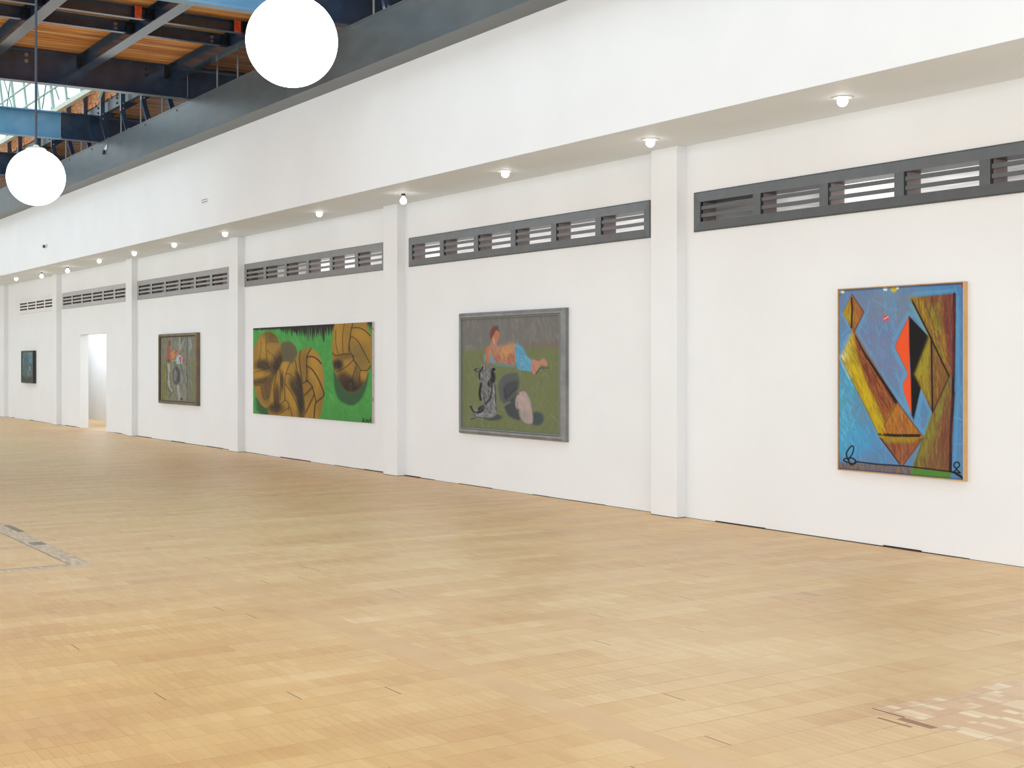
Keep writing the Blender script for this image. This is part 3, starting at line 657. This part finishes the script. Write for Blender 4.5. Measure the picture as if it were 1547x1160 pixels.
    p.streak(p.pmask([(690,125),(745,112),(740,560),(700,400)],8),[(104,50,50),(120,60,56),(96,44,44)],150,60,7,88,5,.6,65); p.streak(p.pmask([(690,660),(735,660),(722,1050),(670,1040)],8),[(104,54,50),(116,64,56)],110,60,6,95,5,.5,66)
    p.streak(p.pmask([(170,470),(345,880),(380,860),(235,500)],3),[(200,172,30),(184,152,24)],140,60,5,66,6,.6,64)
    # foot strip
    m=p.poly([(124,1012),(465,1032),(516,1044),(516,1085),(124,1052)],(104,98,110)); p.streak(m,[(120,100,90),(140,130,60),(86,80,100),(110,70,60)],140,26,5,90,6,.6,15)
    p.poly([(516,1044),(724,1062),(724,1105),(516,1085)],(78,126,50))
    p.line([(212,1008),(330,1022),(465,1030),(620,1048),(735,1062),(790,1098)],7,blk,.95)
    p.line(sm([(172,1000),(163,965),(184,930),(200,926),(201,950),(182,986),(155,992),(149,1003),(175,1013),(205,1020),(214,1008),(200,992),(178,990),(178,1010),(192,1027),(212,1008)]),7,blk,.95)
    p.line(sm([(735,1066),(754,1046),(740,1030),(748,1012),(766,1012),(770,1030),(755,1046),(774,1066)]),7,blk,.95); p.line([(774,1068),(733,1062),(780,1082),(788,1098)],7,blk,.95)
    p.ell((376,240),15,16,(206,70,80)); p.line([(358,220),(366,212)],6,(200,80,80),.8); p.line([(366,245),(388,232)],4,(240,220,210),.9)
    p.ell((372,84),12,10,(220,222,215)); p.ell((418,86),17,16,(196,170,40)); p.ell((438,78),8,8,(230,225,200)); p.ell((138,98),14,10,(220,226,222)); p.ell((130,110),8,14,(120,100,60),al=.6)
    p.line([(560,66),(790,56)],10,(110,60,90),.5); p.ell((788,66),8,14,(190,40,50)); p.line([(124,94),(790,56)],5,(40,50,70),.6); p.line([(124,1044),(790,1100)],4,(40,34,60),.6)
    p.mesh('canvas',M_paint,P,x0+.012,x1-.012,z0+.012,z1-.012,yf)
    MB().box(x0+.013,x1-.013,yf+.001,YW-.002,z0+.013,z1-.013).build('stretcher',M_canv,P)
    frame(P,x0,x1,z0,z1,[(0,YW),(0,yf-.008),(.007,yf-.008),(.007,yf+.01)],simple('light_wood_strip',(206,164,112),.45,noise=.12,nscale=12),'frame')
p_blue()

# --- reclining figure with dog (grey frame)
def p_figure():
    x0,x1,z0,z1=-14.12,-11.90,.628,2.084; yf=8.43
    P=empty('painting',(x0,YW,z0)); tag(P,'square grey-framed painting of a reclining figure, a dog and a hat on green','painting','paintings on the long wall')
    q=[(103,158),(852,122),(846,1045),(103,992)]
    p=Paint(240,210,q,(110,108,104)); one=np.ones(p.X.shape)
    p.streak(one,[(126,126,124),(112,114,114),(132,122,114),(120,117,110)],600,60,14,85,15,.5,21)
    p.poly([(590,360),(650,340),(852,330),(852,420),(590,420)],(116,102,92),.7,5)
    gr=p.poly([(103,408),(350,400),(600,392),(852,388),(852,1060),(103,1010)],(108,114,78),1,3)
    p.poly([(103,402),(852,384),(852,440),(103,430)],(112,116,72),.7,8)
    p.streak(gr,[(112,118,78),(102,110,74),(118,122,86),(106,112,72)],900,60,12,85,30,.45,22)
    fl=(166,120,98)
    p.ell((352,268),34,60,(112,66,56),8); p.ell((368,292),22,50,(168,112,88),5); p.ell((372,215),16,12,(84,84,84),al=.8); p.poly([(330,300),(368,310),(372,375),(330,375)],fl); p.line([(342,290),(350,345)],10,(208,150,110),.8)
    p.poly(sm([(300,372),(345,352),(400,378),(440,362),(480,350),(515,362),(512,490),(498,518),(440,505),(380,490),(312,492),(284,468),(286,400)],True),fl)
    p.poly([(400,372),(480,352),(512,362),(505,450),(430,450),(395,420)],(186,140,92),.8,8); p.ell((480,470),26,44,(142,84,74),15,.75,.8); p.streak(p.pmask([(290,372),(512,355),(505,515),(290,490)],2),[(190,130,96),(150,92,76),(200,150,96),(170,110,88)],130,34,6,70,30,.45,28); p.ell((370,460),28,30,(160,90,76),0,.6,.7); p.line([(300,380),(292,430),(305,492)],22,(176,104,80)); p.line([(330,380),(350,460),(380,488)],4,(120,60,50),.6)
    p.line([(395,380),(385,440),(410,480)],3,(130,70,56),.6); p.line([(470,430),(455,470),(470,500)],3,(120,60,50),.6)
    p.poly(sm([(318,425),(335,445),(360,490),(330,495),(312,465)],True),(96,146,170),.85,3); p.ell((278,462),8,32,(96,146,168),0,.7,.6); p.poly([(330,495),(440,505),(500,520),(500,530),(380,515)],(100,140,160),.8,3)
    m=p.poly(sm([(512,352),(545,362),(572,382),(600,440),(636,480),(636,558),(585,555),(535,548),(512,480)],True),(88,146,176)); p.streak(m,[(110,166,190),(74,130,165),(96,150,170)],60,50,8,60,20,.6,23)
    p.poly(sm([(634,472),(690,482),(728,460),(756,505),(740,520),(705,512),(668,576),(640,572)],True),(176,126,108)); p.line([(640,500),(660,560)],10,(160,100,90),.6); p.line([(668,578),(700,535),(768,536)],12,(52,70,64),.8,w2=5)
    # dog
    p.ell((335,916),72,26,(56,66,74),0,.85,.4); p.line([(170,935),(200,925)],10,(60,60,60),.7)
    D=[(262,520),(292,508),(325,520),(352,570),(352,640),(362,740),(366,880),(340,912),(270,925),(205,915),(168,832),(185,850),(240,850),(258,800),(238,770),(240,660),(230,610),(250,550)]
    D=sm(D,True); m=p.poly(D,(118,118,118),1,2); p.streak(m,[(150,150,150),(96,96,98),(130,130,134),(70,70,72)],220,36,7,80,25,.6,24)
    K=(24,24,26)
    p.line(sm([(250,656),(241,700),(238,740),(246,782)]),17,K,.9); p.line(sm([(262,530),(240,570),(234,600),(240,625)]),11,K,.85); p.poly(sm([(335,545),(356,590),(352,640),(330,660),(305,680),(300,650),(322,610),(325,575)],True),K,.9,2); p.line(sm([(330,670),(328,720),(318,770),(282,815)]),12,K,.8); p.poly(sm([(225,850),(262,825),(272,850),(240,880)],True),K,.8,2); p.line([(354,665),(360,740),(362,860)],5,K,.8)
    p.ell((220,553),25,14,(60,60,62),10); p.ell((225,553),12,7,(120,120,120)); p.ell((345,546),14,12,K); p.line(sm([(168,832),(190,872),(230,880),(262,860)]),13,K,.8); p.streak(m,[(40,40,42),(160,160,162)],60,30,5,80,20,.5,27); p.line([(205,915),(260,885),(330,900)],6,(170,170,170),.6); p.line([(168,832),(205,915),(290,925)],4,K,.8)
    # hat and hand
    p.ell((672,925),52,52,(58,70,80),-25,.85,.4)
    p.poly(sm([(432,822),(500,745),(530,740),(545,880),(550,935),(500,928),(455,900),(436,860)],True),(66,70,72),1,2)
    p.poly(sm([(500,572),(525,578),(538,620),(538,690),(505,745),(450,800),(425,815),(395,780),(380,700),(384,650),(410,605),(450,580)],True),(84,88,88),1,2); p.poly(sm([(430,668),(480,640),(530,640),(515,700),(440,790),(425,750)],True),(66,69,70),.9,3); p.line([(425,690),(436,770),(520,690)],12,(52,55,56),.7); p.line([(425,822),(470,800)],10,(120,126,120),.8)
    p.poly(sm([(545,712),(585,712),(618,760),(640,860),(640,960),(585,965),(545,915)],True),(92,96,92),.8,2)
    m=p.poly(sm([(548,722),(580,718),(612,760),(632,830),(640,950),(595,962),(560,935),(545,900),(540,850),(520,850),(510,790),(522,750),(538,740)],True),(168,150,146),1,2); p.streak(m,[(190,168,164),(150,136,130),(176,140,138)],80,40,7,80,15,.6,25); p.poly([(540,870),(600,870),(610,950),(560,930)],(132,136,126),.7,5); p.line([(524,850),(530,800)],6,(90,90,90),.7)
    p.mesh('canvas',M_paint,P,x0+.08,x1-.08,z0+.08,z1-.075,yf)
    gm=simple('silvery_grey_frame',(128,126,122),.4,.5,noise=.18,nscale=7,c2=(106,108,108)); 
    frame(P,x0,x1,z0,z1,[(0,YW),(0,YW-.045),(.012,YW-.066),(.034,YW-.078),(.056,YW-.076),(.062,YW-.07),(.066,YW-.07)],gm,'frame')
    frame(P,x0,x1,z0,z1,[(.062,YW-.075),(.066,YW-.082),(.078,YW-.078),(.082,yf+.008)],simple('blue_grey_slip',(112,118,118),.4),'slip')
p_figure()

# --- green painting with leather balls
def p_balls():
    x0,x1,z0,z1=-20.68,-16.47,.655,2.04; yf=8.455
    P=empty('painting',(x0,YW,z0)); tag(P,'wide unframed green painting of ochre leather balls on grass','painting','paintings on the long wall')
    q=[(75,163),(1204,103),(1204,1090),(75,993)]
    p=Paint(330,190,q,(70,148,70)); one=np.ones(p.X.shape)
    p.streak(one,[(76,156,76),(62,136,62),(84,162,84),(66,142,58)],700,90,22,80,30,.4,31)
    p.lay(np.clip((p.Y-820)/250,0,1),(66,128,56),.45)
    dk=(34,26,26)
    rr=random.Random(4); pts=[(60,120),(75,120)]; bot=[]
    x=76
    while x<865:
        dep=18+95*math.exp(-((x-640)/190)**2)+ (26 if 340<x<900 else 0)
        top=162-(x-75)*.05; bot.append((x,top+dep*rr.uniform(.7,1.25)+8)); bot.append((x+rr.uniform(6,11),top+dep*rr.uniform(.05,.5)+6)); x+=rr.uniform(14,26)
    p.poly([(60,100)]+bot+[(870,100)],dk,1,.8); p.line([(740,180),(746,295),(752,180)],12,dk,1,w2=4)
    b2=[]; x=1120
    while x<1206: b2+= [(x,rr.uniform(150,195)),(x+8,rr.uniform(112,135))]; x+=16
    p.poly([(1110,80)]+b2+[(1215,80)],dk,.95,.8)
    oc=(152,116,42); lt=(176,134,48); sh=(74,54,32)
    def shade(m,c,rx,ry,col,al,ang=0): p.lay(m*p.emask(c,rx,ry,ang,.9),col,al)
    # shadows on the grass
    p.poly(sm([(840,570),(848,740),(895,860),(1005,915),(1090,865),(1148,745),(1175,600)]),(48,82,50),.95,2)
    p.poly([(100,840),(110,960),(160,1010),(300,1010),(240,900)],(46,82,46),.95,3)
    p.ell((405,400),88,112,(96,88,60),-8); p.ell((400,430),70,90,(84,82,64),-8,.5,.8); p.line([(345,300),(420,296),(490,390)],4,(120,90,40),.8)
    # ball one
    m1=p.poly(sm([(74,420),(95,320),(140,240),(200,196),(255,205),(300,245),(328,310),(350,400),(356,480),(310,600),(280,700),(240,800),(232,905),(195,938),(150,905),(110,830),(86,730),(76,640)],True),oc,1,1.5)
    shade(m1,(250,240),90,70,(92,74,42),.8); shade(m1,(310,520),60,130,(44,34,28),.9,10); shade(m1,(170,530),70,60,(52,40,28),.9); shade(m1,(150,680),110,30,(60,46,30),.7,-12); shade(m1,(215,760),60,120,(84,62,36),.8); shade(m1,(165,340),40,100,lt,.8); shade(m1,(255,380),60,90,(160,124,56),.5); shade(m1,(120,600),70,40,lt,.7)
    for L_ in ([(205,260),(198,340),(205,480),(235,560),(270,600)],[(150,290),(145,420),(125,500),(118,545)],[(200,300),(250,290),(310,300)],[(205,375),(255,420),(300,480)],[(120,545),(190,548),(240,540)],[(76,600),(130,580),(240,550)],[(80,690),(160,680),(245,610)],[(90,720),(140,720)],[(150,720),(180,860)],[(180,860),(235,820)]): p.line(sm(L_),5,dk,.7)
    # ball two
    m2=p.poly(sm([(455,520),(480,450),(530,385),(590,356),(640,365),(690,410),(725,490),(745,620),(750,770),(735,900),(690,1050),(545,1050),(552,800),(500,600)],True),(158,118,40),1,1.5)
    shade(m2,(650,560),60,200,lt,.7); shade(m2,(560,520),50,170,(110,82,36),.5); shade(m2,(720,900),40,150,(120,96,40),.6); shade(m2,(600,760),60,120,(122,92,40),.5)
    for L_,w in (([(525,385),(515,470),(530,600),(545,690)],8),([(625,362),(590,430),(582,520),(588,600),(580,670)],9),([(475,470),(490,560)],6),([(585,445),(640,440),(690,470),(722,510)],12),([(585,530),(640,570),(700,670),(748,790)],11),([(580,670),(630,720),(655,800),(672,885)],9),([(748,790),(740,830),(672,890),(660,960),(655,1040)],11),([(540,705),(600,670)],10),([(548,835),(640,735)],11),([(555,1020),(600,930),(655,810)],10)): p.line(sm(L_),w,dk,.92)
    # ball three
    m3=p.poly(sm([(330,545),(345,505),(385,488),(430,500),(490,570),(530,650),(550,760),(552,1050),(240,1010),(232,880),(250,740),(285,620)],True),oc,1,1.5)
    shade(m3,(520,800),40,260,(38,30,26),.95,-4); shade(m3,(380,560),34,90,lt,.9); shade(m3,(470,740),40,90,(50,38,28),.8,-20); shade(m3,(300,840),26,120,(58,44,28),.85); shade(m3,(290,940),70,50,(50,38,28),.8); shade(m3,(440,850),30,120,lt,.7,-25); shade(m3,(350,680),14,90,(50,38,28),.8); shade(m3,(430,560),40,40,(160,124,56),.5)
    for L_ in ([(425,505),(390,600),(375,700),(378,860)],[(330,560),(335,700),(335,860)],[(300,600),(270,760),(285,900)],[(385,605),(440,620),(510,740)],[(378,705),(430,780),(480,880),(520,985)],[(378,860),(330,910),(290,985)],[(378,860),(415,900),(410,960)],[(340,990),(420,930)],[(430,940),(450,1030)],[(240,930),(290,930)]): p.line(sm(L_),6,dk,.85)
    # ball four
    m4=p.poly(sm([(872,95),(1130,90),(1165,160),(1195,250),(1203,350),(1195,520),(1168,590),(1140,680),(1080,765),(1010,792),(940,755),(880,650),(840,560),(825,430),(830,280)],True),oc,1,1.5)
    shade(m4,(880,250),50,150,lt,.6); shade(m4,(1100,230),80,80,lt,.6); shade(m4,(1085,430),80,130,(124,102,52),.9,-20); shade(m4,(880,520),50,50,(40,30,26),.95); shade(m4,(1000,720),130,80,(40,30,26),.97); shade(m4,(930,660),60,70,(60,44,28),.8); shade(m4,(1060,620),30,90,(100,78,42),.7); shade(m4,(1120,620),30,50,lt,.6); shade(m4,(950,440),90,30,(96,74,40),.6); shade(m4,(990,500),70,40,lt,.4,-30)
    for L_,w in (([(945,100),(925,240),(930,400)],5),([(1025,100),(1000,220),(985,330),(985,400)],8),([(860,180),(860,300),(880,410)],5),([(828,405),(860,430),(930,415),(1000,415)],8),([(1010,160),(1080,160),(1140,190),(1188,240)],9),([(1005,240),(1070,290),(1130,400),(1180,500)],7),([(1005,240),(990,330),(1010,420),(1060,510),(1100,575)],5),([(1095,575),(1160,572),(1190,530)],9),([(1020,425),(1025,470),(960,540),(870,590)],8),([(1060,520),(1020,640),(1010,700)],6),([(1090,580),(1085,680)],6),([(1030,480),(1060,520)],6)): p.line(sm(L_),w,dk,.85)
    for m_ in (m1,m2,m3,m4): p.streak(m_,[(168,128,50),(130,98,40),(110,84,44)],90,60,6,75,30,.3,33)
    # signature scribble
    p.line([(1115,1075),(1118,1040),(1122,1075)],6,dk,.95); p.line([(1122,1062),(1136,1042)],6,dk,.95); p.line([(1122,1060),(1138,1078)],6,dk,.95); p.line([(1146,1078),(1150,1052),(1160,1072),(1164,1052),(1170,1080)],6,dk,.95); p.line([(1170,1066),(1182,1062),(1190,1040),(1188,1076)],6,dk,.95)
    p.mesh('canvas',M_paint,P,x0,x1,z0,z1,yf)
    MB().box(x0,x1,yf+.001,YW-.0005,z0,z1).build('canvas_edge',M_canv,P)
    mb=MB()
    for z,h in ((1.93,.03),(1.30,.012),(1.55,.01),(1.0,.01),(.95,.05)): mb.box(x1-.001,x1+.002,8.466,8.472,z,z+h)
    mb.build('staple',M_gap,P)
p_balls()

# --- grey and olive upright (brown frame)
def p_grey():
    x0,x1,z0,z1=-25.30,-23.22,.705,2.02; yf=8.445
    P=empty('painting',(x0,YW,z0)); tag(P,'murky grey-olive painting with red and orange marks in a brown frame','painting','paintings on the long wall')
    q=[(103,160),(562,140),(562,1018),(103,986)]
    p=Paint(150,150,q,(118,112,92)); one=np.ones(p.X.shape)
    p.streak(one,[(122,116,96),(110,106,88),(128,122,104)],300,80,16,88,15,.6,41)
    lo=p.poly([(103,490),(562,470),(562,1030),(103,1000)],(112,110,64),.85,8); p.streak(lo,[(120,118,60),(104,104,66),(128,124,84)],300,90,14,88,12,.5,42)
    c=np.clip(p.pmask([(250,150),(480,145),(500,1000),(250,990)],14),0,1); p.lay(c,(124,126,120),.7); p.streak(c,[(146,150,150),(100,104,102),(130,134,130),(84,88,86),(120,118,90)],700,90,9,88,12,.6,43)
    p.line([(445,160),(440,500),(450,1000)],16,(78,78,76),.7); p.line([(478,180),(490,290),(470,330)],20,(150,156,154),.8); p.line([(470,400),(475,800),(500,1000)],9,(96,92,86),.7); p.line([(345,160),(350,320),(400,200)],18,(150,160,160),.7)
    p.line([(212,210),(205,300),(206,460)],20,(160,76,58),.9,w2=48); p.line([(218,205),(222,260)],8,(50,34,34),.9); p.ell((205,470),26,22,(90,70,70),0,.8)
    p.ell((272,395),48,70,(176,98,66),15,.9,.4); p.ell((265,400),22,40,(186,142,84),15,.8,.5); p.line([(225,380),(285,335),(318,360),(300,470),(250,470)],7,(200,190,180),.8); p.ell((300,350),16,22,(188,70,52))
    p.ell((330,450),26,60,(150,176,190),10); p.ell((370,440),30,40,(180,90,80),-20); p.line([(340,395),(380,430),(370,500),(310,500)],8,(215,215,210),.85); p.ell((400,460),18,30,(120,90,90),0,.8)
    p.line([(205,520),(215,640),(205,780),(250,860)],34,(160,162,160),.85,w2=26); p.line([(175,530),(190,700),(175,860)],8,(60,62,62),.8); p.line([(225,620),(220,720)],8,(50,46,46),.8); p.line([(230,800),(270,870),(205,940)],12,(90,92,92),.9); p.line([(190,830),(240,900),(210,940)],8,(56,56,58),.8)
    p.ell((304,665),46,125,(70,72,74)); p.ell((290,660),20,80,(112,114,116)); p.line([(300,560),(345,600),(350,740)],12,(54,56,58),.7)
    p.line([(325,800),(335,900),(345,975)],36,(158,154,148),.9,w2=26); p.ell((368,970),16,18,(60,64,70),0,.9); p.line([(300,760),(285,880)],8,(110,108,90),.7)
    p.streak(one,[(122,118,98),(140,142,136),(96,96,88),(112,110,80),(150,150,146)],700,40,5,85,14,.42,44)
    p.mesh('canvas',M_paint,P,x0+.06,x1-.06,z0+.06,z1-.06,yf)
    frame(P,x0,x1,z0,z1,[(0,YW),(0,YW-.05),(.01,YW-.075),(.045,YW-.078),(.052,YW-.06)],simple('brown_wood_frame',(120,100,72),.5,c2=(94,84,66),nscale=6),'frame')
    frame(P,x0,x1,z0,z1,[(.050,YW-.065),(.054,YW-.066),(.062,YW-.06),(.064,yf+.004)],simple('black_slip',(40,36,32),.5),'slip')
p_grey()

# --- small dark teal painting, far
def p_small():
    x0,x1,z0,z1=-36.12,-34.90,.95,1.775; yf=8.42
    P=empty('painting',(x0,YW,z0)); tag(P,'small dark teal painting in a black frame at the far left','painting','paintings on the long wall')
    p=Paint(90,90,[(160,188),(402,188),(402,942),(160,946)],(84,104,106)); one=np.ones(p.X.shape)
    p.streak(one,[(70,96,98),(96,124,130),(104,112,108),(62,78,78)],500,110,12,88,10,.6,51)
    p.streak(p.pmask([(290,180),(402,180),(402,480),(320,480)],8),[(84,128,150),(100,140,160)],120,80,12,85,10,.7,52)
    p.ell((235,290),20,60,(120,104,110),0,.6,.6); p.line([(335,560),(330,650),(345,640)],26,(150,148,136),.8); p.line([(200,420),(205,500)],18,(130,136,126),.7); p.line([(305,700),(315,830)],14,(150,164,172),.7); p.line([(245,480),(235,780)],10,(60,72,70),.7)
    p.streak(p.pmask([(160,820),(402,820),(402,950),(160,950)],10),[(62,60,44),(96,88,64),(50,54,44)],140,50,12,85,20,.8,53); p.poly([(200,188),(400,188),(400,205),(200,205)],(206,206,200),.6,3)
    p.mesh('canvas',M_paint,P,x0+.05,x1-.05,z0+.035,z1-.035,yf)
    frame(P,x0,x1,z0,z1,[(0,YW),(0,YW-.085),(.04,YW-.085),(.046,YW-.07),(.05,yf+.004)],simple('black_frame',(40,38,36),.4,noise=.2,nscale=20),'frame')
p_small()

# ------------------------------------------------------------------ light
w=bpy.data.worlds.new('sky'); S.world=w; w.use_nodes=True; nt=w.node_tree; bg=nt.nodes['Background']
bg.inputs[0].default_value=(.74,.88,1.0,1); bg.inputs[1].default_value=1.5
def area(loc,rot,sx,sy,power,col):
    l=bpy.data.lights.new('fill_light','AREA'); l.shape='RECTANGLE'; l.size=sx; l.size_y=sy; l.energy=power; l.color=col
    o=bpy.data.objects.new('fill_light',l); COL.objects.link(o); o.location=loc; o.rotation_euler=rot; return o
for x in np.arange(-44,2,5.6):
    area((float(x)+2.2,YL-.35,2.95),(math.pi/2,0,0),4.3,3.8,140 if x>-9 else 215 if x>-26 else 260,(.80,.925,1.0))  # fill lights added outside the unseen left openings, stronger down the hall
area((-34.2,9.35,2.55),(0,0,0),3,.9,42,(.85,.95,1.0)); area((-27.5,9.35,2.3),(0,math.radians(60),0),.5,.8,42,(.85,.95,1.0))  # unseen lights added to brighten the passage walls and door jamb
area((XB-.1,-1,2.6),(0,math.pi/2,0),4.2,12,900,(.80,.925,1.0))  # unseen light added at the near end for the pilaster sides
vs=S.view_settings; S.view_settings.view_transform='Standard'; vs.look='None'; vs.gamma=1; vs.use_curve_mapping=False; vs.exposure=.15
